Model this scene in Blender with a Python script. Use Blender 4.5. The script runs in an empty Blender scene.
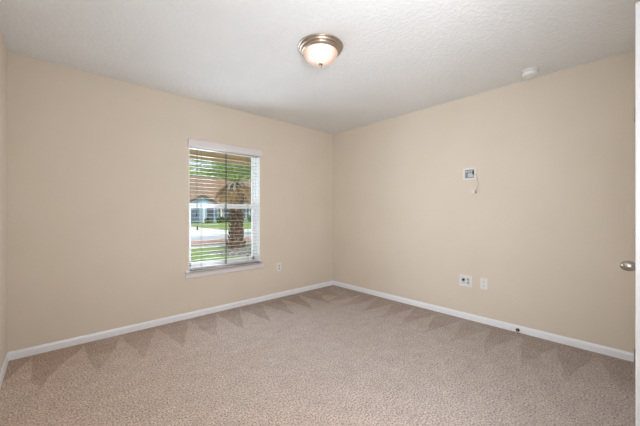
import bpy, bmesh, math, random
from mathutils import Vector, Matrix

random.seed(7)
SC = bpy.context.scene
COL = SC.collection

# ------------------------------------------------------------------ camera
CAM = Vector((-3.357, -3.363, 1.165))
cd = bpy.data.cameras.new('camera')
cam = bpy.data.objects.new('camera', cd)
COL.objects.link(cam)
cam.location = CAM
cam.rotation_euler = (math.radians(90), 0, math.radians(47.6 - 90))
cd.sensor_width = 36
cd.lens = 36 * 292 / 640
cd.clip_start = 0.01
cd.clip_end = 300
SC.camera = cam

# ------------------------------------------------------------------ sky, sun, exposure
w = bpy.data.worlds.new('sky')
SC.world = w
w.use_nodes = True
bg = w.node_tree.nodes['Background']
bg.inputs[0].default_value = (0.80, 0.89, 1.0, 1)
bg.inputs[1].default_value = 0.95


def lamp(name, kind, loc, energy, color=(1, 1, 1), aim=None, **kw):
    l = bpy.data.lights.new(name, kind)
    l.energy = energy
    l.color = color
    for k, v in kw.items():
        setattr(l, k, v)
    o = bpy.data.objects.new(name, l)
    o.location = loc
    if aim is not None:
        o.rotation_euler = (Vector(aim) - Vector(loc)).to_track_quat('-Z', 'Y').to_euler()
    COL.objects.link(o)
    return o


lamp('sun', 'SUN', (0, -10, 20), 2.6, (1.0, 0.94, 0.84), aim=(5.5, 4, 0), angle=math.radians(1.5))
# fill lamp added in the doorway the photographer stands in
# unseen and no fixture of the house; it only brightens the room
lamp('doorway_fill_light', 'AREA', (-2.98, -3.415, 1.36), 52, (0.93, 0.985, 1.10), aim=(-1.30, -2.15, 1.50),
     shape='RECTANGLE', size=0.30, size_y=1.15, spread=math.radians(165))
# daylight from the sky through the window
lamp('window_daylight', 'AREA', (-1.8, -0.012, 1.22), 16, (0.80, 0.94, 1.14), aim=(-3.3, -3, 1.12),
     shape='RECTANGLE', size=0.84, size_y=1.32)
lamp('porch_daylight', 'AREA', (-1.8, 0.30, 1.22), 9, (0.84, 0.95, 1.10), aim=(-1.8, -3, 1.10),
     shape='RECTANGLE', size=1.0, size_y=1.5)

SC.view_settings.view_transform = 'Standard'
SC.view_settings.look = 'None'
SC.view_settings.gamma = 1
SC.view_settings.use_curve_mapping = False
SC.view_settings.exposure = 0.06


# ------------------------------------------------------------------ material helpers
def srgb(r, g, b):
    def f(c):
        c /= 255
        return c / 12.92 if c <= 0.04045 else ((c + 0.055) / 1.055) ** 2.4
    return (f(r), f(g), f(b), 1)


class Mat:
    """small wrapper round a node tree"""

    def __init__(self, name):
        self.m = bpy.data.materials.new(name)
        self.m.use_nodes = True
        self.t = self.m.node_tree
        self.n = self.t.nodes
        self.b = self.n['Principled BSDF']
        self.out = self.n['Material Output']

    def node(self, kind, **kw):
        n = self.n.new(kind)
        for k, v in kw.items():
            setattr(n, k, v)
        return n

    def link(self, a, b):
        self.t.links.new(a, b)

    def coord(self):
        return self.node('ShaderNodeTexCoord').outputs['Object']

    def noise(self, scale, detail=3, rough=0.55, vec=None):
        n = self.node('ShaderNodeTexNoise')
        n.inputs['Scale'].default_value = scale
        n.inputs['Detail'].default_value = detail
        n.inputs['Roughness'].default_value = rough
        self.link(vec or self.coord(), n.inputs['Vector'])
        return n.outputs['Fac']

    def ramp(self, fac, stops):
        r = self.node('ShaderNodeValToRGB')
        el = r.color_ramp.elements
        while len(el) < len(stops):
            el.new(0.5)
        for e, (p, c) in zip(el, stops):
            e.position = p
            e.color = c
        self.link(fac, r.inputs[0])
        return r.outputs[0]

    def math(self, op, a, b=None, clamp=False):
        n = self.node('ShaderNodeMath', operation=op, use_clamp=clamp)
        for i, v in enumerate((a, b)):
            if v is None:
                continue
            if isinstance(v, (int, float)):
                n.inputs[i].default_value = v
            else:
                self.link(v, n.inputs[i])
        return n.outputs[0]

    def mix(self, fac, a, b, blend='MIX'):
        n = self.node('ShaderNodeMix', data_type='RGBA', blend_type=blend)
        for s, v in ((n.inputs['Factor'], fac), (n.inputs[6], a), (n.inputs[7], b)):
            if isinstance(v, (int, float, tuple)):
                s.default_value = v
            else:
                self.link(v, s)
        return n.outputs[2]

    def bump(self, height, strength, dist):
        n = self.node('ShaderNodeBump')
        n.inputs['Strength'].default_value = strength
        n.inputs['Distance'].default_value = dist
        self.link(height, n.inputs['Height'])
        self.link(n.outputs[0], self.b.inputs['Normal'])


def plain(name, col, rough=0.6, metal=0.0, var=0.04, scale=30, spec=0.5, bump=0.0):
    """principled material with a little procedural mottling"""
    M = Mat(name)
    f = M.noise(scale)
    lo = tuple(c * (1 - var) for c in col[:3]) + (1,)
    hi = tuple(min(1, c * (1 + var)) for c in col[:3]) + (1,)
    M.link(M.ramp(f, [(0.3, lo), (0.7, hi)]), M.b.inputs['Base Color'])
    M.b.inputs['Roughness'].default_value = rough
    M.b.inputs['Metallic'].default_value = metal
    M.b.inputs['Specular IOR Level'].default_value = spec
    if bump:
        M.bump(f, bump, 0.002)
    return M.m


# walls: matt beige paint over a light orange-peel texture
def wall_mat():
    M = Mat('beige_wall_paint')
    f = M.noise(2.0, 2)
    M.link(M.ramp(f, [(0.3, srgb(217, 204, 185)), (0.7, srgb(220, 207, 189))]), M.b.inputs['Base Color'])
    M.b.inputs['Roughness'].default_value = 0.75
    M.b.inputs['Specular IOR Level'].default_value = 0.25
    M.bump(M.noise(120, 2), 0.12, 0.002)
    return M.m


def ceiling_mat():
    M = Mat('knockdown_ceiling_paint')
    f = M.noise(2.0, 2)
    M.link(M.ramp(f, [(0.3, srgb(229, 228, 224)), (0.7, srgb(233, 232, 228))]), M.b.inputs['Base Color'])
    M.b.inputs['Roughness'].default_value = 0.85
    M.b.inputs['Specular IOR Level'].default_value = 0.2
    n = M.noise(34, 4, 0.6)
    s = M.ramp(n, [(0.44, (0, 0, 0, 1)), (0.58, (1, 1, 1, 1))])
    M.bump(s, 0.42, 0.004)
    return M.m


def carpet_mat():
    M = Mat('beige_cut_pile_carpet')
    co = M.coord()
    sx = M.node('ShaderNodeSeparateXYZ')
    M.link(co, sx.inputs[0])
    X, Y = sx.outputs['X'], sx.outputs['Y']
    wob = M.math('MULTIPLY', M.math('SUBTRACT', M.noise(2.5, 2), 0.5), 0.12)

    def marks(along, dist, period, phase, skew, reach):
        # vacuum-cleaner wedges: apex at the wall, widening into the room
        u = M.math('ADD', M.math('ADD', along, wob), M.math('MULTIPLY', dist, skew))
        u = M.math('ADD', M.math('DIVIDE', u, period), phase)
        tri = M.math('MULTIPLY', M.math('ABSOLUTE', M.math('SUBTRACT', M.math('FRACT', u), 0.5)), 2.0)
        width = M.math('DIVIDE', dist, reach)
        on = M.math('MULTIPLY', M.math('SUBTRACT', width, tri), 14.0, clamp=True)
        return on

    dB = M.math('MULTIPLY', Y, -1.0)       # distance to the window wall
    dR = M.math('MULTIPLY', X, -1.0)       # distance to the right wall
    def keep(on, dist, near, far):
        # the wedges fade into the evenly brushed middle of the room
        fade = M.math('DIVIDE', M.math('SUBTRACT', dist, near), far - near, clamp=True)
        return M.math('MAXIMUM', on, fade)

    a = keep(marks(X, M.math('SUBTRACT', dB, 0.05), 0.30, 0.10, 0.15, 0.62), dB, 0.60, 1.1)
    b = keep(marks(Y, M.math('SUBTRACT', dR, 0.08), 0.27, 0.10, 0.05, 0.62), dR, 0.50, 0.95)
    a = M.math('ADD', M.math('MULTIPLY', a, 0.85), 0.15)
    b = M.math('ADD', M.math('MULTIPLY', b, 0.70), 0.30)
    pile = M.math('MULTIPLY', a, b)
    # broad strokes in the middle of the room
    strokes = M.noise(1.6, 2, 0.5)
    shade = M.mix(M.math('MULTIPLY', pile, 0.85), srgb(174, 154, 139), srgb(202, 186, 174))
    shade = M.mix(M.math('MULTIPLY', M.math('SUBTRACT', strokes, 0.42), 2.2, clamp=True), shade, srgb(200, 186, 175))
    # pile gets warmer and lighter towards the left side of the room
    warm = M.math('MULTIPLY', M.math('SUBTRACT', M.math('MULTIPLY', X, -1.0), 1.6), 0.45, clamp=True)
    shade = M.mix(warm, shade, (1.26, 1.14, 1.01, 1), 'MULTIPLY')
    # tufts
    v = M.node('ShaderNodeTexVoronoi')
    v.inputs['Scale'].default_value = 110
    M.link(co, v.inputs['Vector'])
    fine = M.noise(92, 3, 0.7, co)
    speck = M.ramp(fine, [(0.32, (0.30, 0.28, 0.26, 1)), (0.47, (0.86, 0.85, 0.85, 1)), (0.68, (1.42, 1.42, 1.42, 1))])
    shade = M.mix(1.0, shade, speck, 'MULTIPLY')
    # patchy lay of the pile
    lay = M.ramp(M.noise(9, 4, 0.7, co), [(0.32, (0.88, 0.87, 0.86, 1)), (0.68, (1.08, 1.08, 1.08, 1))])
    shade = M.mix(1.0, shade, lay, 'MULTIPLY')
    M.link(shade, M.b.inputs['Base Color'])
    M.b.inputs['Roughness'].default_value = 1.0
    M.b.inputs['Specular IOR Level'].default_value = 0.05
    M.b.inputs['Sheen Weight'].default_value = 0.15
    h = M.math('ADD', fine, M.math('MULTIPLY', v.outputs['Distance'], -0.6))
    M.bump(h, 0.9, 0.012)
    return M.m


def glass_mat():
    M = Mat('window_glass')
    tr = M.node('ShaderNodeBsdfTransparent')
    tr.inputs[0].default_value = (0.96, 0.98, 0.97, 1)
    gl = M.node('ShaderNodeBsdfGlossy')
    gl.inputs['Roughness'].default_value = 0.02
    mx = M.node('ShaderNodeMixShader')
    mx.inputs[0].default_value = 0.05
    M.link(tr.outputs[0], mx.inputs[1])
    M.link(gl.outputs[0], mx.inputs[2])
    M.link(mx.outputs[0], M.out.inputs[0])
    return M.m


def dome_mat():
    # lit alabaster glass: brightest where the bulbs sit behind it
    M = Mat('lit_alabaster_glass')
    co = M.coord()
    d = M.node('ShaderNodeVectorMath', operation='DISTANCE')
    M.link(co, d.inputs[0])
    d.inputs[1].default_value = (-0.070, -0.076, -0.098)
    veil = M.noise(14, 3, 0.6, co)
    fac = M.math('ADD', d.outputs['Value'], M.math('MULTIPLY', M.math('SUBTRACT', veil, 0.5), 0.03))
    col = M.ramp(fac, [(0.03, (1.0, 0.93, 0.84, 1)), (0.085, (1.0, 0.80, 0.67, 1)), (0.15, (0.96, 0.64, 0.50, 1))])
    st = M.node('ShaderNodeMapRange')
    M.link(fac, st.inputs[0])
    st.inputs[1].default_value = 0.03
    st.inputs[2].default_value = 0.13
    st.inputs[3].default_value = 1.6
    st.inputs[4].default_value = 0.60
    M.link(col, M.b.inputs['Emission Color'])
    M.link(st.outputs[0], M.b.inputs['Emission Strength'])
    M.b.inputs['Base Color'].default_value = srgb(120, 104, 94)
    M.b.inputs['Roughness'].default_value = 0.35
    return M.m


WALL = wall_mat()
CEIL = ceiling_mat()
CARPET = carpet_mat()
GLASS = glass_mat()
TRIM = plain('white_semi_gloss_trim', srgb(238, 238, 238), 0.35, var=0.015)
VINYL = plain('white_window_vinyl', srgb(240, 241, 241), 0.4, var=0.012)
BLIND = plain('white_blind_slat', srgb(198, 194, 186), 0.5, var=0.015)
VALANCE = plain('white_valance', srgb(222, 215, 211), 0.5, var=0.015)
CORD = plain('backlit_grey_cord', srgb(120, 120, 112), 0.8)  # white cords; their backlit darkness is put into the grey
DCORD = plain('backlit_dark_grey_tape', srgb(84, 86, 80), 0.8)  # centre ladder, backlit shade put into a darker grey
TASSEL = plain('dark_tassel', srgb(52, 50, 48), 0.5)
PLATE = plain('white_outlet_plastic', srgb(228, 226, 220), 0.35, var=0.01)
SLOT = plain('dark_slot', srgb(45, 43, 42), 0.6)
GREYP = plain('grey_socket_plastic', srgb(142, 146, 148), 0.5)
PALEG = plain('pale_grey_socket_plastic', srgb(196, 198, 198), 0.5)
CABLE = plain('pale_cable', srgb(196, 186, 170), 0.6)
NICKEL = plain('brushed_nickel', srgb(176, 168, 158), 0.32, 1.0, var=0.06)
BRONZE = plain('satin_nickel_fixture', srgb(180, 164, 148), 0.38, 0.85, var=0.08)
RUBBER = plain('dark_rubber', srgb(56, 54, 54), 0.6)
BRASS = plain('brass_rod', srgb(186, 150, 112), 0.4, 0.8)
DOME = dome_mat()


# ------------------------------------------------------------------ mesh helpers
def box(bm, x0, x1, y0, y1, z0, z1, bevel=0.0, seg=2):
    r = bmesh.ops.create_cube(bm, size=1.0)
    vs = r['verts']
    for v in vs:
        v.co = Vector(((x0 + x1) / 2 + v.co.x * (x1 - x0), (y0 + y1) / 2 + v.co.y * (y1 - y0),
                       (z0 + z1) / 2 + v.co.z * (z1 - z0)))
    if bevel:
        es = list({e for v in vs for e in v.link_edges})
        bmesh.ops.bevel(bm, geom=es, offset=bevel, segments=seg, affect='EDGES', profile=0.6)


def prism(bm, prof, axis, a, b):
    """extrude a closed 2-D profile along an axis; prof gives the two other coordinates in order"""
    def pt(u, v, t):
        return {'x': (t, u, v), 'y': (u, t, v), 'z': (u, v, t)}[axis]
    A = [bm.verts.new(pt(u, v, a)) for u, v in prof]
    B = [bm.verts.new(pt(u, v, b)) for u, v in prof]
    n = len(prof)
    for i in range(n):
        bm.faces.new((A[i], A[(i + 1) % n], B[(i + 1) % n], B[i]))
    bm.faces.new(A)
    bm.faces.new(list(reversed(B)))


def lathe(bm, prof, n=48, M=None):
    """revolve (radius, height) pairs round z"""
    rings = []
    for r, h in prof:
        if r < 1e-6:
            rings.append([bm.verts.new((0, 0, h))])
        else:
            rings.append([bm.verts.new((r * math.cos(2 * math.pi * k / n), r * math.sin(2 * math.pi * k / n), h)) for k in range(n)])
    new = [v for r in rings for v in r]
    for a, b in zip(rings, rings[1:]):
        for k in range(n):
            if len(a) == 1 and len(b) == 1:
                continue
            if len(a) == 1:
                bm.faces.new((a[0], b[k], b[(k + 1) % n]))
            elif len(b) == 1:
                bm.faces.new((a[k], a[(k + 1) % n], b[0]))
            else:
                bm.faces.new((a[k], a[(k + 1) % n], b[(k + 1) % n], b[k]))
    if M is not None:
        for v in new:
            v.co = M @ v.co


def tube(bm, pts, rad, n=8, cap=True):
    pts = [Vector(p) for p in pts]
    rs = rad if isinstance(rad, (list, tuple)) else [rad] * len(pts)
    rings = []
    up = Vector((0.31, 0.17, 0.93)).normalized()
    for i, p in enumerate(pts):
        d = (pts[min(i + 1, len(pts) - 1)] - pts[max(i - 1, 0)]).normalized()
        s = d.cross(up)
        if s.length < 0.05:
            s = d.cross(Vector((1, 0, 0)))
        s.normalize()
        t = s.cross(d)
        rings.append([bm.verts.new(p + (s * math.cos(2 * math.pi * k / n) + t * math.sin(2 * math.pi * k / n)) * rs[i]) for k in range(n)])
    for a, b in zip(rings, rings[1:]):
        for k in range(n):
            bm.faces.new((a[k], a[(k + 1) % n], b[(k + 1) % n], b[k]))
    if cap:
        bm.faces.new(rings[0])
        bm.faces.new(list(reversed(rings[-1])))


def obj(name, bm, mat, parent=None, smooth=False, loc=None):
    bmesh.ops.recalc_face_normals(bm, faces=bm.faces[:])
    me = bpy.data.meshes.new(name)
    bm.to_mesh(me)
    bm.free()
    for m in (mat if isinstance(mat, (list, tuple)) else [mat]):
        me.materials.append(m)
    if smooth:
        for p in me.polygons:
            p.use_smooth = True
        me.set_sharp_from_angle(angle=math.radians(40))
    o = bpy.data.objects.new(name, me)
    COL.objects.link(o)
    if parent is not None:
        o.parent = parent
    if loc is not None:
        o.location = loc
    return o


def thing(name, label, cat, loc=(0, 0, 0), rotz=0, group=None):
    o = bpy.data.objects.new(name, None)
    o.empty_display_size = 0.1
    COL.objects.link(o)
    o.location = loc
    o.rotation_euler = (0, 0, rotz)
    return tag(o, label, cat, group)


def tag(o, label, cat, group=None):
    o['label'] = label
    o['category'] = cat
    if group:
        o['group'] = group
    return o


def struct(o, label=None, cat=None):
    o['kind'] = 'structure'
    if label:
        o['label'] = label
    if cat:
        o['category'] = cat
    return o


def new():
    return bmesh.new()


# ------------------------------------------------------------------ room shell
XL, YF, H = -3.626, -3.369, 2.44
WX0, WX1, WZ0, WZ1 = -2.25, -1.353, 0.515, 1.972      # window opening
DX0, DX1, DZ = -1.375, -0.605, 2.045                 # second door opening
EX0, EX1 = -3.52, -2.66                              # doorway the camera stands in
T = 0.16

bm = new()
box(bm, XL - T, T, YF - 0.12, T, -0.06, 0)
struct(obj('floor', bm, CARPET), 'beige cut-pile carpet with vacuum marks', 'floor')

bm = new()
box(bm, XL - T, T, YF - 0.12, T, H, H + 0.12)
struct(obj('ceiling', bm, CEIL), 'white knockdown-textured ceiling', 'ceiling')

bm = new()
box(bm, XL - T, WX0, 0, T, 0, H)
box(bm, WX1, T, 0, T, 0, H)
box(bm, WX0, WX1, 0, T, 0, WZ0)
box(bm, WX0, WX1, 0, T, WZ1, H)
struct(obj('wall_back', bm, WALL), 'beige wall with the window', 'wall')
bm = new()
box(bm, 0, T, YF - 0.12, 0, 0, H)
struct(obj('wall_right', bm, WALL), 'long beige wall with the outlets', 'wall')
bm = new()
box(bm, XL - T, XL, YF - 0.12, 0, 0, H)
struct(obj('wall_left', bm, WALL), 'beige wall at the left edge', 'wall')
bm = new()
box(bm, XL, EX0, YF - 0.12, YF, 0, H)
box(bm, EX0, EX1, YF - 0.12, YF, 2.06, H)
box(bm, EX1, DX0, YF - 0.12, YF, 0, H)
box(bm, DX0, DX1, YF - 0.12, YF, DZ, H)
box(bm, DX1, 0, YF - 0.12, YF, 0, H)
struct(obj('wall_front', bm, WALL), 'beige wall with the white door', 'wall')

# the hallway behind the doorway
bm = new()
hx0, hx1, hy0, hy1 = -4.1, -2.1, -4.9, YF - 0.12
box(bm, hx0, hx1, hy0, hy1, -0.06, 0)
box(bm, hx0, hx1, hy0, hy1, H, H + 0.1)
box(bm, hx0 - 0.1, hx0, hy0, hy1, -0.06, H + 0.1)
box(bm, hx1, hx1 + 0.1, hy0, hy1, -0.06, H + 0.1)
box(bm, hx0 - 0.1, hx1 + 0.1, hy0 - 0.1, hy0, -0.06, H + 0.1)
box(bm, hx0, XL - T, hy1 - 0.001, hy1 + 0.1, 0, H)
struct(obj('wall_hallway', bm, WALL), 'beige hallway behind the doorway', 'wall')

# baseboards: profile with eased top edge
BH, BT = 0.067, 0.010


def base_prof(sign, at):
    # (offset from wall, z)
    p = [(0, 0), (BT, 0), (BT, BH * 0.70), (BT * 0.86, BH * 0.80), (BT * 0.62, BH * 0.90), (BT * 0.5, BH), (0, BH)]
    return [(at + sign * u, v) for u, v in p]


for nm, axis, sign, at, a, b in (('baseboard_back', 'x', -1, 0, XL, 0), ('baseboard_right', 'y', -1, 0, YF, 0),
                                 ('baseboard_left', 'y', 1, XL, YF + 0.03, 0)):
    bm = new()
    prism(bm, base_prof(sign, at), axis, a, b)
    struct(obj(nm, bm, TRIM), 'white baseboard', 'baseboard')

# ------------------------------------------------------------------ window
win = thing('window_1', 'white single-hung window with pale valance', 'window', (0, 0, 0))
struct(win)
FY0, FY1 = 0.095, 0.155
bm = new()      # outer frame
box(bm, WX0, WX0 + 0.026, FY0, FY1, WZ0, WZ1, 0.002)
box(bm, WX1 - 0.026, WX1, FY0, FY1, WZ0, WZ1, 0.002)
box(bm, WX0, WX1, FY0, FY1, WZ1 - 0.03, WZ1, 0.002)
box(bm, WX0, WX1, FY0, FY1, WZ0, WZ0 + 0.03, 0.002)
obj('window_frame', bm, VINYL, win)
bm = new()      # upper sash
sx0, sx1 = WX0 + 0.026, WX1 - 0.026
box(bm, sx0, sx0 + 0.018, 0.128, 0.150, 1.22, WZ1 - 0.03, 0.002)
box(bm, sx1 - 0.018, sx1, 0.128, 0.150, 1.22, WZ1 - 0.03, 0.002)
box(bm, sx0, sx1, 0.128, 0.150, WZ1 - 0.055, WZ1 - 0.03, 0.002)
box(bm, sx0, sx1, 0.128, 0.150, 1.222, 1.255, 0.002)
us = obj('upper_sash', bm, VINYL, win)
bm = new()
box(bm, sx0 + 0.017, sx1 - 0.017, 0.137, 0.141, 1.25, WZ1 - 0.05)
obj('glass_pane', bm, GLASS, us)
bm = new()      # lower sash, nearer to the room
box(bm, sx0, sx0 + 0.030, 0.100, 0.125, WZ0 + 0.03, 1.278, 0.002)
box(bm, sx1 - 0.030, sx1, 0.100, 0.125, WZ0 + 0.03, 1.278, 0.002)
box(bm, sx0, sx1, 0.098, 0.126, 1.222, 1.278, 0.003)
box(bm, sx0, sx1, 0.100, 0.125, WZ0 + 0.03, WZ0 + 0.078, 0.003)
ls = obj('lower_sash', bm, VINYL, win)
bm = new()
box(bm, sx0 + 0.029, sx1 - 0.029, 0.111, 0.115, WZ0 + 0.077, 1.225)
obj('glass_pane', bm, GLASS, ls)
bm = new()      # sash lock on the meeting rail
cx = (WX0 + WX1) / 2
box(bm, cx - 0.03, cx + 0.03, 0.088, 0.0985, 1.262, 1.277, 0.003)
obj('sash_lock', bm, VINYL, ls)
bm = new()      # white jamb liner inside the reveal
box(bm, WX0, WX0 + 0.006, 0.002, FY0, WZ0, WZ1)
box(bm, WX1 - 0.006, WX1, 0.002, FY0, WZ0, WZ1)
box(bm, WX0, WX1, 0.002, FY0, WZ1 - 0.006, WZ1)
obj('jamb', bm, VINYL, win)

# stool and apron under the window
bm = new()
st = [(FY0, 0.505), (-0.034, 0.505), (-0.040, 0.510), (-0.042, 0.517), (-0.040, 0.524), (-0.034, 0.529), (FY0, 0.529)]
prism(bm, [(y, z) for y, z in st], 'x', WX0 + 0.001, WX1 - 0.001)
prism(bm, [(min(y, -0.0005), z) for y, z in st], 'x', WX0 - 0.045, WX1 + 0.062)
ap = [(0, 0.440), (-0.010, 0.440), (-0.016, 0.450), (-0.016, 0.490), (-0.020, 0.497), (-0.020, 0.505), (0, 0.505)]
prism(bm, ap, 'x', WX0 - 0.034, WX1 + 0.050)
struct(obj('trim_1', bm, VALANCE), 'white window stool and apron', 'window sill')

# ------------------------------------------------------------------ blind
bl = thing('window_blind', 'white horizontal blind lowered in the window with slats open', 'blind', (cx, 0.045, 1.86))
bx0, bx1 = WX0 + 0.012 - cx, WX1 - 0.012 - cx
bm = new()
box(bm, WX0 - 0.012 - cx, WX1 + 0.018 - cx, -0.073, -0.058, 0.042, 0.124, 0.004)
box(bm, WX0 - 0.012 - cx, WX0 - 0.002 - cx, -0.060, -0.047, 0.042, 0.124, 0.002)
box(bm, WX1 + 0.008 - cx, WX1 + 0.018 - cx, -0.060, -0.047, 0.042, 0.124, 0.002)
box(bm, WX0 - 0.012 - cx, WX1 + 0.018 - cx, -0.077, -0.057, 0.110, 0.124, 0.003)
obj('valance', bm, VALANCE, bl)
bm = new()
box(bm, bx0, bx1, -0.025, 0.030, 0.032, 0.096, 0.003)
obj('head_rail', bm, BLIND, bl)
bm = new()
nsl = 29
for i in range(nsl):
    z = -1.272 + i * 0.0440
    # slightly crowned slat
    pr = [(-0.014, z), (0.0, z + 0.0010), (0.014, z), (0.014, z - 0.0015), (0.0, z - 0.0006), (-0.014, z - 0.0015)]
    prism(bm, pr, 'x', bx0, bx1)
obj('slats', bm, BLIND, bl)
bm = new()
box(bm, bx0 - 0.004, bx1 + 0.004, -0.020, 0.020, -1.328, -1.312, 0.003)
obj('bottom_rail', bm, BLIND, bl)
for x in (bx0 + 0.14, 0.0, bx1 - 0.14):
    bm = new()
    for y in (-0.0150, 0.0150):
        tube(bm, [(x, y, -1.315), (x, y, 0.03)], 0.0036 if x == 0 else 0.0013, 6)
    obj('ladder_cord', bm, DCORD if x == 0 else CORD, bl)
for x, z in ((bx0 + 0.075, -0.70), (bx0 + 0.083, -0.845)):
    bm = new()
    tube(bm, [(x, -0.036, 0.03), (x, -0.036, z)], 0.0017, 6)
    pc = obj('pull_cord', bm, CORD, bl)
    bm = new()
    lathe(bm, [(0, 0.0), (0.005, -0.002), (0.007, -0.014), (0.010, -0.038), (0.009, -0.044), (0, -0.045)], 14,
          Matrix.Translation((x, -0.036, z + 0.002)))
    obj('tassel', bm, TASSEL, pc, True)

# ------------------------------------------------------------------ door on the front wall (seen edge-on)
dr = thing('door_1', 'white door with satin nickel knob, seen edge-on', 'door', (DX0, YF, 0))
struct(dr)
bm = new()
box(bm, 0.004, DX1 - DX0 - 0.004, -0.040, -0.004, 0.012, DZ - 0.012, 0.002)
for z0, z1 in ((0.25, 0.95), (1.12, 1.88)):       # raised panels
    for x0, x1 in ((0.11, 0.35), (0.42, 0.66)):
        box(bm, x0, x1, -0.006, 0.0, z0, z1, 0.004)
obj('door_leaf', bm, TRIM, dr)
kx, kz = 0.065, 0.9095
R90 = Matrix.Translation((kx, 0, kz)) @ Matrix.Rotation(-math.pi / 2, 4, 'X')
bm = new()
lathe(bm, [(0, -0.004), (0.032, -0.004), (0.0325, 0.001), (0.028, 0.004), (0.0145, 0.007), (0.0125, 0.012), (0.0150, 0.017),
           (0.0205, 0.023), (0.0238, 0.031), (0.0248, 0.040), (0.0240, 0.050), (0.0212, 0.059), (0.0160, 0.066), (0.009, 0.0705), (0, 0.0715)], 40, R90)
obj('door_handle', bm, NICKEL, dr, True)
for z in (0.25, 1.02, 1.795):
    bm = new()
    tube(bm, [(DX1 - DX0 - 0.001, 0.024, z - 0.045), (DX1 - DX0 - 0.001, 0.024, z + 0.045)], 0.0075, 12)
    box(bm, DX1 - DX0 - 0.028, DX1 - DX0 - 0.001, -0.0042, 0.020, z - 0.044, z + 0.044)
    obj('hinge', bm, NICKEL, dr, True)
# casing
bm = new()
CW = 0.058


def casing_prof(x_in, sgn):
    return [(x_in, YF), (x_in + sgn * 0.0, YF + 0.009), (x_in + sgn * 0.012, YF + 0.013), (x_in + sgn * 0.040, YF + 0.019),
            (x_in + sgn * (CW - 0.004), YF + 0.019), (x_in + sgn * CW, YF + 0.015), (x_in + sgn * CW, YF)]


prism(bm, casing_prof(DX0 - 0.004, -1), 'z', 0, DZ + 0.058)
prism(bm, casing_prof(DX1 + 0.004, 1), 'z', 0, DZ + 0.058)
hp = [(YF, DZ), (YF + 0.009, DZ), (YF + 0.013, DZ + 0.012), (YF + 0.019, DZ + 0.040), (YF + 0.019, DZ + 0.054), (YF + 0.015, DZ + 0.058), (YF, DZ + 0.058)]
prism(bm, hp, 'x', DX0 - 0.004, DX1 + 0.004)
struct(obj('trim_2', bm, TRIM), 'white casing of the door at the right edge', 'door casing')

# ------------------------------------------------------------------ ceiling light
LX, LY = -1.842, -1.71
cl = thing('ceiling_light', 'round flush ceiling light with metal rim and glowing glass dome', 'ceiling light', (LX, LY, H))
bm = new()
lathe(bm, [(0, 0), (0.172, 0), (0.174, -0.004), (0.172, -0.010), (0.164, -0.013), (0.166, -0.020), (0.162, -0.027), (0.150, -0.031),
           (0.152, -0.037), (0.147, -0.045), (0.134, -0.050), (0.118, -0.050), (0.118, -0.030), (0, -0.030)], 64)
obj('metal_rim', bm, BRONZE, cl, True)
bm = new()
pr = []
for i in range(15):
    a = math.pi / 2 * i / 14
    pr.append((0.1315 * math.cos(a) if i < 14 else 0.0, -0.046 - 0.088 * math.sin(a)))
lathe(bm, pr, 64)
obj('glass_dome', bm, DOME, cl, True)
bm = new()
lathe(bm, [(0, -0.131), (0.017, -0.131), (0.0185, -0.135), (0.014, -0.140), (0.007, -0.143), (0.0085, -0.149), (0.005, -0.156), (0, -0.158)], 24)
obj('finial', bm, BRONZE, cl, True)

# ------------------------------------------------------------------ smoke detector
sd = thing('smoke_detector', 'round white smoke detector on the ceiling near the right wall', 'smoke detector', (-0.205, -2.70, H))
bm = new()
lathe(bm, [(0, 0), (0.068, 0), (0.069, -0.004), (0.068, -0.009), (0.060, -0.010), (0, -0.010)], 48)
obj('mounting_base', bm, PLATE, sd, True)
bm = new()
lathe(bm, [(0.060, -0.009), (0.0625, -0.013), (0.061, -0.034), (0.055, -0.043), (0.040, -0.048), (0.036, -0.046), (0.020, -0.048), (0, -0.049)], 48)
obj('cover', bm, PLATE, sd, True)
bm = new()
for k in range(24):
    a = 2 * math.pi * k / 24
    c, s = math.cos(a), math.sin(a)
    tube(bm, [(0.0620 * c, 0.0620 * s, -0.015), (0.0612 * c, 0.0612 * s, -0.023)], 0.0022, 5)
obj('vents', bm, GREYP, sd)


# ------------------------------------------------------------------ wall plates (local frame: x along wall, -y into the room, z up)
def plate(bm, w2, h2, t=0.006):
    box(bm, -w2, w2, -t, 0, -h2, h2, 0.0025, 2)


def receptacle(parent, x, deco=False):
    bm = new()
    if deco:
        box(bm, x - 0.0165, x + 0.0165, -0.0085, -0.005, -0.033, 0.033, 0.0015)
    else:
        for s in (-1, 1):
            bmesh.ops.create_cone(bm, cap_ends=True, segments=24, radius1=0.0165, radius2=0.0165, depth=0.004,
                                  matrix=Matrix.Translation((x, -0.0065, s * 0.0195)) @ Matrix.Rotation(math.pi / 2, 4, 'X'))
    r = obj('receptacle', bm, PALEG if not deco else PLATE, parent)
    for s in (-1, 1):
        z = s * 0.0195
        y = -0.0092
        for a0, a1, b0, b1 in ((-0.0075, -0.0050, -0.002, 0.007), (0.0050, 0.0075, -0.001, 0.006), (-0.0025, 0.0025, -0.0105, -0.006)):
            bm = new()
            box(bm, x + a0, x + a1, y, y + 0.002, z + b0, z + b1)
            obj('slot', bm, SLOT, r)


def screw(parent, x, z):
    bm = new()
    lathe(bm, [(0, 0.0), (0.0035, 0.0), (0.003, 0.0012), (0, 0.0016)], 12,
          Matrix.Translation((x, -0.0058, z)) @ Matrix.Rotation(math.pi / 2, 4, 'X'))
    obj('screw', bm, PALEG, parent)


ou = thing('wall_outlet', 'small white duplex outlet on the window wall beside the sill', 'outlet', (-1.054, 0, 0.419))
bm = new()
plate(bm, 0.035, 0.0575)
obj('cover_plate', bm, PLATE, ou)
receptacle(ou, 0)
screw(ou, 0, 0)

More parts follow.
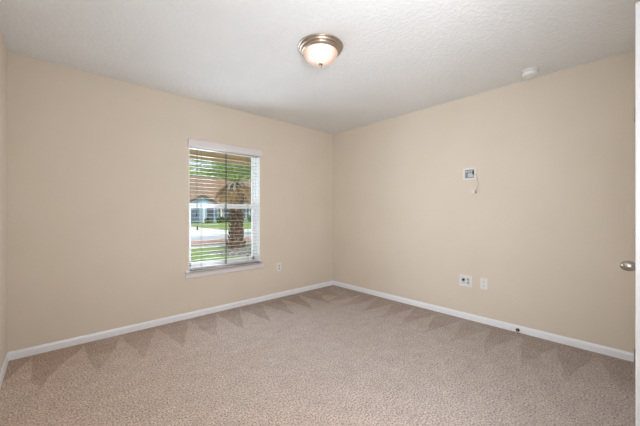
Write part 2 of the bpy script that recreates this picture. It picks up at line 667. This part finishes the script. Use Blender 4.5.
RZ = -math.pi / 2      # local +x runs along world -y on the right wall, local -y into the room
ou = thing('wall_outlet', 'plain white single outlet plate, right of the plate with the black jack', 'outlet', (0, -2.254, 0.418), RZ)
bm = new()
plate(bm, 0.036, 0.0585)
obj('cover_plate', bm, PLATE, ou)
receptacle(ou, 0, True)
screw(ou, 0, 0.049)
screw(ou, 0, -0.049)

jp = thing('jack_plate', 'wide white wall plate with a round black cable jack, above the baseboard', 'wall plate', (0, -2.070, 0.418), RZ)
bm = new()
plate(bm, 0.066, 0.064)
obj('cover_plate', bm, PLATE, jp)
bm = new()
box(bm, -0.045, -0.004, -0.0078, -0.005, -0.030, 0.034, 0.002)
ins = obj('jack_insert', bm, PALEG, jp)
ins['label'] = 'pale grey insert round the black jack'
bm = new()
lathe(bm, [(0, 0.0), (0.014, 0.0), (0.014, 0.004), (0.0075, 0.005), (0.0065, 0.010), (0, 0.011)], 28,
      Matrix.Translation((-0.022, -0.0070, 0.010)) @ Matrix.Rotation(math.pi / 2, 4, 'X'))
jk = obj('cable_jack', bm, SLOT, ins, True)
jk['label'] = 'round black cable jack'
bm = new()
box(bm, 0.010, 0.043, -0.0082, -0.005, -0.034, 0.034, 0.0015)
r = obj('receptacle', bm, PALEG, jp)
for s in (-1, 1):
    z = 0.0175 * s
    for x in (0.017, 0.031):
        bm = new()
        box(bm, x, x + 0.0035, -0.0092, -0.007, z - 0.006, z + 0.010)
        obj('slot', bm, SLOT, r)
for x in (-0.030, 0.030):
    screw(jp, x, 0.049)
    screw(jp, x, -0.049)

# recessed box high on the wall
mb = thing('media_box', 'white framed recessed wall box high on the right wall', 'wall box', (0, -2.110, 1.592), RZ)
bm = new()
a, b, c, d = 0.066, 0.064, 0.048, 0.046
for x0, x1, z0, z1 in ((-a, -c, -b, b), (c, a, -b, b), (-c, c, d, b), (-c, c, -b, -d)):
    box(bm, x0, x1, -0.008, 0, z0, z1, 0.0015)
obj('box_frame', bm, PLATE, mb)
bm = new()
box(bm, -c, c, -0.002, 0, -d, d)
ib = obj('inner_box', bm, GREYP, mb)
ib['label'] = 'grey recessed back of the box'
bm = new()
box(bm, -0.014, 0.040, -0.006, -0.002, -0.036, 0.006, 0.002)
r = obj('socket', bm, PALEG, mb)
bm = new()
for x in (-0.034, -0.006, 0.022):
    box(bm, x - 0.009, x + 0.009, -0.0055, -0.002, 0.016, 0.036, 0.001)
obj('keystone_ports', bm, PALEG, mb)
bm = new()
box(bm, 0.030, 0.046, -0.0075, -0.002, -0.010, 0.030, 0.001)
k = obj('connector', bm, SLOT, mb)
k['label'] = 'dark connector at the right side of the box'

cb = thing('dangling_cable', 'thin pale cable with a plug dangling beside the wall box', 'cable', (0, -2.178, 1.56), RZ)
bm = new()
pts = [(-0.012, -0.010, 0.012), (0.000, -0.014, 0.020), (0.008, -0.016, 0.0), (0.020, -0.014, -0.055), (0.024, -0.012, -0.085),
       (0.016, -0.012, -0.120), (0.004, -0.012, -0.150), (-0.008, -0.012, -0.166)]
sm = []
for i in range(len(pts) - 1):
    p0, p1, p2, p3 = (Vector(pts[max(0, min(len(pts) - 1, i + q))]) for q in (-1, 0, 1, 2))
    for t in (0, 0.25, 0.5, 0.75):
        sm.append(0.5 * ((2 * p1) + (p2 - p0) * t + (2 * p0 - 5 * p1 + 4 * p2 - p3) * t * t + (3 * p1 - p0 - 3 * p2 + p3) * t ** 3))
sm.append(Vector(pts[-1]))
tube(bm, sm, 0.0034, 8)
obj('cord', bm, CABLE, cb, True)
bm = new()
box(bm, -0.040, -0.010, -0.024, -0.001, -0.184, -0.148, 0.004)
pg = obj('plug', bm, PLATE, cb)
bm = new()
box(bm, -0.012, 0.006, -0.020, -0.004, -0.184, -0.160, 0.003)
pe = obj('plug_tip', bm, GREYP, pg)
pe['label'] = 'grey end of the plug'

# door stop on the right baseboard
ds = thing('door_stop', 'small door stop with dark base and tan rod low on the right baseboard', 'door stop', (-BT, -2.560, 0.024), RZ)
TILT = Matrix.Rotation(math.radians(12), 4, 'X') @ Matrix.Rotation(math.pi / 2, 4, 'X')
bm = new()
lathe(bm, [(0, 0), (0.016, 0), (0.016, 0.006), (0.012, 0.012), (0.008, 0.016), (0, 0.016)], 20, Matrix.Rotation(math.pi / 2, 4, 'X'))
obj('base', bm, RUBBER, ds, True)
bm = new()
tube(bm, [(0, -0.010, 0), (0, -0.035, -0.006), (0, -0.060, -0.014)], 0.0055, 10)
obj('rod', bm, BRASS, ds, True)
bm = new()
tube(bm, [(0, -0.058, -0.0134), (0, -0.070, -0.0172)], [0.0085, 0.0075], 14)
obj('rubber_tip', bm, CABLE, ds, True)

# ================================================================== outside
GZ = -0.15


def ground_mat(name, stops, scale, detail=4, bump=0.6, bd=0.03):
    M = Mat(name)
    f = M.noise(scale, detail, 0.65)
    M.link(M.ramp(f, stops), M.b.inputs['Base Color'])
    M.b.inputs['Roughness'].default_value = 0.95
    M.b.inputs['Specular IOR Level'].default_value = 0.1
    M.bump(f, bump, bd)
    return M.m


LAWN = ground_mat('lawn_grass', [(0.30, srgb(96, 118, 62)), (0.5, srgb(138, 160, 96)), (0.70, srgb(170, 186, 124))], 6, 6)
MULCH = ground_mat('brown_pine_straw', [(0.30, srgb(140, 104, 92)), (0.5, srgb(190, 156, 144)), (0.70, srgb(214, 186, 174))], 9, 6)
GRAVEL = ground_mat('grey_stone_mulch', [(0.36, srgb(58, 58, 58)), (0.50, srgb(122, 122, 120)), (0.62, srgb(208, 204, 198))], 15, 5)
CONC = ground_mat('pale_concrete', [(0.3, srgb(222, 220, 214)), (0.7, srgb(240, 238, 232))], 3, 3, 0.1)
ROAD = ground_mat('pale_asphalt', [(0.3, srgb(176, 184, 194)), (0.7, srgb(198, 204, 212))], 3, 3, 0.1)
STUCCO = plain('tan_porch_stucco', srgb(236, 196, 148), 0.8, var=0.05, scale=8)
SOFFIT = plain('cream_soffit', srgb(236, 222, 200), 0.8, var=0.03, scale=8)


def slab(name, x0, x1, y0, y1, z, m, lab, cat, th=0.1):
    bm = new()
    box(bm, x0, x1, y0, y1, z - th, z)
    return struct(obj(name, bm, m), lab, cat)


slab('front_lawn', -20, 40, T + 0.002, 7.9, GZ, LAWN, 'front lawn below the window', 'lawn')
slab('walk_edge', -20, 40, 7.9, 8.35, GZ + 0.01, CONC, 'thin white walk beyond the lawn', 'walkway')
slab('mulch_strip', -20, 40, 8.35, 11.2, GZ, MULCH, 'brown mulch strip beside the street', 'mulch bed')
slab('street', -30, 60, 11.2, 14.2, GZ - 0.03, ROAD, 'pale street in front of the blue house', 'street')
slab('sidewalk', -30, 60, 14.2, 18.2, GZ, CONC, 'white pavement across the street', 'pavement')
slab('far_lawn', 6.4, 60, 18.2, 60, GZ, LAWN, 'green lawn of the blue house', 'lawn')
slab('driveway', -30, 6.4, 18.2, 60, GZ, CONC, 'white driveway at the left of the far lawn', 'driveway')

# porch of this house above the window
bm = new()
box(bm, -6, 3, T, 2.06, 2.40, 2.44)
struct(obj('ceiling_porch', bm, SOFFIT), 'cream porch ceiling outside the window', 'porch ceiling')
bm = new()
box(bm, -6, 3, 1.94, 2.06, 2.20, 2.40, 0.01)
box(bm, -6, 3, 1.90, 2.10, 2.125, 2.20, 0.008)
struct(obj('porch_beam', bm, STUCCO), 'tan porch beam across the top of the window view', 'beam')

# mound of stones round the palm
PX, PY = 1.46, 6.35
bm = new()
N = 40
rings = []
for r, h in ((2.0, -0.06), (1.7, 0.02), (1.3, 0.05), (0.8, 0.07), (0.35, 0.09)):
    rings.append([bm.verts.new((r * (1 + 0.08 * math.sin(3 * t) + 0.05 * math.sin(7 * t + 1)) * math.cos(t) * 1.15,
                                r * (1 + 0.06 * math.sin(2 * t + 2)) * math.sin(t) * 0.80, h + random.uniform(-0.012, 0.012)))
                  for t in (2 * math.pi * k / N for k in range(N))])
for a, b in zip(rings, rings[1:]):
    for k in range(N):
        bm.faces.new((a[k], a[(k + 1) % N], b[(k + 1) % N], b[k]))
bm.faces.new(rings[-1])
struct(obj('stone_bed', bm, GRAVEL, None, True, (PX + 1.0, PY - 0.75, GZ)), 'grey stone bed round the palm', 'stone bed')

# ---- palm
LEAFY = plain('palm_green', srgb(156, 178, 84), 0.6, var=0.35, scale=6)
DEADF = plain('dead_frond_tan', srgb(176, 142, 98), 0.9, var=0.3, scale=9)
PALEF = plain('pale_frond_stem', srgb(226, 212, 206), 0.8, var=0.06, scale=9)


def bark_mat(name, c0, c1, c2, s=7):
    M = Mat(name)
    f = M.noise(s, 5, 0.7)
    M.link(M.ramp(f, [(0.32, c0), (0.5, c1), (0.68, c2)]), M.b.inputs['Base Color'])
    M.b.inputs['Roughness'].default_value = 0.95
    M.bump(f, 0.8, 0.03)
    return M.m


PBARK = bark_mat('palm_boot_bark', srgb(58, 40, 32), srgb(108, 78, 60), srgb(178, 146, 120), 11)
BARK = bark_mat('tree_bark', srgb(66, 54, 46), srgb(108, 92, 80), srgb(150, 134, 120))

pt = thing('palm_tree', 'rough-trunked palm with drooping fronds outside the window', 'palm tree', (PX, PY, GZ))
bm = new()
lathe(bm, [(0.33, 0.0), (0.26, 0.12), (0.215, 0.35), (0.185, 0.8), (0.185, 1.3), (0.22, 1.8), (0.24, 2.2), (0.10, 2.5), (0, 2.52)], 20)


def trunk_r(z):
    return 0.31 - 0.09 * min(1, z / 0.35) - 0.035 * min(1, max(0, (z - 0.35) / 0.45)) + 0.055 * min(1, max(0, (z - 1.3) / 0.9))


for j in range(22):                # old leaf bases, in spirals up the trunk
    z = 0.14 + j * 0.100
    rr = trunk_r(z)
    for k in range(8):
        a = 2 * math.pi * (k + (j % 2) * 0.5) / 8 + random.uniform(-0.08, 0.08)
        c, s = math.cos(a), math.sin(a)
        ln = random.uniform(0.11, 0.20)
        out = random.uniform(0.05, 0.10)
        tx, ty = -s, c
        wd = random.uniform(0.055, 0.075)
        p = [Vector((c * rr * 0.96 + tx * wd, s * rr * 0.96 + ty * wd, z)), Vector((c * rr * 0.96 - tx * wd, s * rr * 0.96 - ty * wd, z)),
             Vector((c * (rr + 0.045), s * (rr + 0.045), z - 0.01)),
             Vector((c * (rr + out) + tx * wd * 0.5, s * (rr + out) + ty * wd * 0.5, z + ln)),
             Vector((c * (rr + out) - tx * wd * 0.5, s * (rr + out) - ty * wd * 0.5, z + ln))]
        v = [bm.verts.new(q) for q in p]
        for f in ((0, 2, 3), (2, 1, 4), (2, 4, 3), (1, 0, 3, 4), (0, 1, 2)):
            bm.faces.new([v[i] for i in f])
obj('trunk', bm, PBARK, pt)


def frond_bm(L, rise, droop, stem, leafl, n=34, rngseed=1, start=0.18, w=0.035):
    """arching rachis in the xz plane with leaflets in two rows; returns rachis and leaflets bmesh"""
    rg = random.Random(rngseed)
    pts = []
    for i in range(n + 1):
        t = i / n
        pts.append(Vector((L * (t - 0.18 * t * t * abs(droop)), 0, rise * t - droop * L * t * t)))
    b = new()
    tube(b, pts, [stem * (1 - 0.8 * i / n) for i in range(n + 1)], 6)
    for f in b.faces:
        f.material_index = 0
    nf = len(b.faces)
    for i in range(int(n * start), n + 1):
        t = i / n
        p = pts[i]
        d = (pts[min(i + 1, n)] - pts[max(i - 1, 0)]).normalized()
        ll = leafl * math.sin(math.pi * min(1, 0.25 + 0.72 * t)) * rg.uniform(0.8, 1.1)
        for s in (-1, 1):
            side = Vector((0, s, 0))
            tip = p + (side * 0.8 + d * 0.55 + Vector((0, 0, -0.30 + rg.uniform(-0.25, 0.25)))).normalized() * ll
            mid = p + (side * 0.85 + d * 0.5 + Vector((0, 0, 0.12))).normalized() * ll * 0.5
            wv = d * w * 0.5
            v = [b.verts.new(q) for q in (p - wv * 0.4, p + wv * 0.4, mid + wv, mid - wv, tip)]
            f1 = b.faces.new((v[0], v[1], v[2], v[3]))
            f2 = b.faces.new((v[3], v[2], v[4]))
            f1.material_index = f2.material_index = 1
    return b


def place_copy(src, par, rz, loc, ry=0.0, first=False):
    o = src if first else src.copy()
    if not first:
        COL.objects.link(o)
    o.parent = par
    o.location = loc
    o.rotation_euler = (0, ry, rz)
    return o


green = obj('frond', frond_bm(1.9, 1.5, 0.40, 0.022, 0.55), [LEAFY, LEAFY], pt)
for i in range(24):
    place_copy(green, pt, i * 2.399, (0, 0, 2.35), random.uniform(-0.35, 0.20), i == 0)
dead = obj('dead_frond', frond_bm(1.0, 0.35, 0.95, 0.020, 0.42, 26, 5), [DEADF, DEADF], pt)
dead['label'] = 'hanging tan dead frond'
for i in range(16):
    place_copy(dead, pt, i * 2.399 + 0.6, (0, 0, 2.22), random.uniform(-0.1, 0.35), i == 0)
# pale cut stems arching down in front of the trunk
pale = obj('pale_stem', frond_bm(0.55, 0.18, 1.3, 0.045, 0.10, 18, 9, 0.5, 0.05), [PALEF, PALEF], pt)
pale['label'] = 'pale bare arching stem'
for i, (a, ry) in enumerate(((-2.75, 0.1), (-2.2, 0.2), (-1.35, 0.15), (-0.55, 0.0), (0.1, 0.1))):
    place_copy(pale, pt, a, (0.12 * math.cos(a), 0.12 * math.sin(a), 2.36), ry, i == 0)


# ---- leafy trees and shrubs
def leaf_mat(name, a, b, c):
    M = Mat(name)
    f = M.noise(2.2, 4, 0.7)
    M.link(M.ramp(f, [(0.34, a), (0.5, b), (0.66, c)]), M.b.inputs['Base Color'])
    M.b.inputs['Roughness'].default_value = 0.7
    M.b.inputs['Transmission Weight'].default_value = 0.0
    return M.m


LGREEN = leaf_mat('bright_tree_leaves', srgb(120, 154, 70), srgb(180, 204, 104), srgb(222, 230, 160))
DGREEN = leaf_mat('dark_shrub_leaves', srgb(52, 74, 44), srgb(84, 108, 64), srgb(122, 140, 88))


def foliage(name, blobs, n, size, m, parent, seed):
    rg = random.Random(seed)
    b = new()
    tot = sum(r[3] ** 2 for r in blobs)
    for (x, y, z, r, sq) in blobs:
        for _ in range(int(n * r * r / tot)):
            u = Vector((rg.gauss(0, 1), rg.gauss(0, 1), rg.gauss(0, 1))).normalized() * r * rg.uniform(0.55, 1.05)
            p = Vector((x + u.x, y + u.y, z + u.z * sq))
            d = Vector((rg.gauss(0, 1), rg.gauss(0, 1), rg.gauss(0, 0.7))).normalized()
            e = d.cross(Vector((rg.gauss(0, 1), rg.gauss(0, 1), rg.gauss(0, 1)))).normalized()
            s = size * rg.uniform(0.6, 1.3)
            v = [b.verts.new(q) for q in (p - d * s, p + e * s * 0.45, p + d * s, p - e * s * 0.45)]
            b.faces.new(v)
    return obj(name, b, m, parent)


def tree(label, x, y, h, trunk_r, blobs, n, size, seed, m=LGREEN, group=None):
    t = thing('tree', label, 'tree', (x, y, GZ), 0, group)
    rg = random.Random(seed + 50)
    b = new()
    tube(b, [(0, 0, 0), (0.03, 0, h * 0.2), (-0.05, 0.04, h * 0.45), (0.0, 0.0, h * 0.75)],
         [trunk_r * 1.3, trunk_r, trunk_r * 0.85, trunk_r * 0.5], 10)
    obj('trunk', b, BARK, t)
    for k in range(5):
        a = k * 1.26 + 0.4
        z0 = h * (0.42 + 0.05 * k)
        q = Vector((math.cos(a), math.sin(a), 0)) * h * 0.28
        b = new()
        tube(b, [(0, 0, z0), (q.x * 0.5, q.y * 0.5, z0 + h * 0.10), (q.x, q.y, z0 + h * 0.24)],
             [trunk_r * 0.55, trunk_r * 0.35, trunk_r * 0.15], 7)
        obj('branch', b, BARK, t)
    foliage('foliage', blobs, n, size, m, t, seed)
    return t


for k, (x, y, lab) in enumerate(((13.6, 51.0, 'leafy green tree behind the house, leftmost over the roof'),
                                 (18.6, 54.0, 'leafy green tree behind the house, left of the middle over the roof'),
                                 (22.2, 50.5, 'leafy green tree behind the house, straight above the palm'),
                                 (28.0, 53.5, 'leafy green tree behind the house, rightmost over the roof'))):
    tree(lab, x, y, 9.5, 0.22, [(0, 0, 7.9, 2.1, .8), (-1.1, -.4, 7.2, 1.7, .7), (1.2, .3, 7.3, 1.6, .75), (0.3, .2, 9.1, 1.5, .8), (-.3, -.5, 6.2, 1.6, .6)],
         1500, 0.36, 30 + k, LGREEN, 'trees behind the house')
tree('slim dark-trunked tree right of the palm, at the right edge of the glass', 5.72, 13.0 - 1.75, 4.8, 0.10,
     [(0, 0, 4.3, 1.0, .7), (0.6, 0.3, 4.6, 0.8, .7), (-.6, .2, 4.5, 0.7, .75)], 1200, 0.13, 6)
for i, (x, y, r, lab) in enumerate(((13.2, 34.7, 0.5, 'small spiky shrub left of the big house window'),
                                    (11.6, 34.9, 0.4, 'low round shrub at the dark garage front'),
                                    (15.0, 36.2, 0.50, 'low round shrub under the big house window'),
                                    (16.7, 36.0, 0.55, 'round dark shrub just left of the palm trunk'),
                                    (18.6, 36.0, 0.60, 'round dark shrub right of the palm trunk'))):
    s = thing('shrub', lab, 'shrub', (x, y, GZ), 0, 'shrubs along the house front')
    foliage('foliage', [(0, 0, r * 0.8, r, 0.85), (r * .5, 0, r * .6, r * .7, .8)], 380, 0.16, DGREEN, s, 20 + i)

# ---- blue house across the street
BLUE = plain('blue_grey_siding', srgb(158, 186, 214), 0.8, var=0.05, scale=2)
DBLUE = plain('slate_blue_panel', srgb(98, 118, 140), 0.7, var=0.06, scale=2)
DARK = plain('dark_slate_door', srgb(78, 86, 98), 0.6)
HWHITE = plain('house_white_trim', srgb(238, 240, 242), 0.6, var=0.02)
PANE = plain('dark_house_pane', srgb(96, 116, 136), 0.2)


def shingle_mat():
    M = Mat('brown_shingles')
    co = M.coord()
    br = M.node('ShaderNodeTexBrick')
    br.inputs['Scale'].default_value = 2.2
    br.inputs['Color1'].default_value = srgb(172, 140, 112)
    br.inputs['Color2'].default_value = srgb(150, 122, 98)
    br.inputs['Mortar'].default_value = srgb(112, 90, 74)
    br.inputs['Mortar Size'].default_value = 0.03
    M.link(co, br.inputs['Vector'])
    M.link(br.outputs['Color'], M.b.inputs['Base Color'])
    M.b.inputs['Roughness'].default_value = 0.95
    return M.m


SHING = shingle_mat()
ho = thing('house', 'pale blue house with brown roof across the street', 'house', (14, 37, GZ))
bm = new()
box(bm, -9, 9, 0.3, 9, 0, 2.75)
obj('wall', bm, BLUE, ho)
bm = new()           # main roof, ridge along x
prism(bm, [(-0.5, 2.62), (4.6, 6.6), (9.6, 2.62), (9.6, 2.75), (4.6, 6.85), (-0.5, 2.78)], 'x', -9.5, 9.5)
obj('roof', bm, SHING, ho)
bm = new()
box(bm, -9.5, 9.5, -0.56, -0.46, 2.55, 2.80, 0.01)
obj('fascia', bm, HWHITE, ho)
# projecting gabled bay, left
bm = new()
prism(bm, [(-4.4, 0), (-0.9, 0), (-0.9, 2.6), (-2.65, 3.5), (-4.4, 2.6)], 'y', -0.9, 0.4)
gb = obj('gable_bay', bm, BLUE, ho)
bm = new()
prism(bm, [(-4.9, 2.38), (-2.65, 3.55), (-0.4, 2.38), (-0.4, 2.60), (-2.65, 3.85), (-4.9, 2.60)], 'y', -1.25, 2.0)
obj('gable_roof', bm, SHING, gb)
bm = new()
box(bm, -4.15, -3.05, -1.0, -0.88, 0.05, 2.25, 0.01)
g = obj('garage_door', bm, DBLUE, ho)
bm = new()
box(bm, -2.0, -1.15, -1.0, -0.88, 0.0, 2.2, 0.01)
obj('entry_door', bm, DARK, ho)
for x in (-4.35, -2.45, -0.05):
    bm = new()
    box(bm, x - 0.11, x + 0.11, -1.1, -0.85, 0, 2.65, 0.01)
    c_ = obj('porch_column', bm, HWHITE, ho)
for x0, x1 in ((0.05, 1.65), (2.5, 3.3), (3.9, 4.9)):
    z0, z1 = 0.5, 2.15
    bm = new()
    for a0, a1, b0, b1 in ((x0 - .13, x0, z0 - .13, z1 + .13), (x1, x1 + .13, z0 - .13, z1 + .13), (x0, x1, z1, z1 + .13), (x0, x1, z0 - .13, z0),
                           ((x0 + x1) / 2 - .05, (x0 + x1) / 2 + .05, z0, z1), (x0, x1, (z0 + z1) / 2 - .04, (z0 + z1) / 2 + .04)):
        box(bm, a0, a1, 0.2, 0.32, b0, b1)
    wn = obj('window', bm, HWHITE, ho)
    bm = new()
    box(bm, x0, x1, 0.26, 0.31, z0, z1)
    obj('pane', bm, PANE, wn)
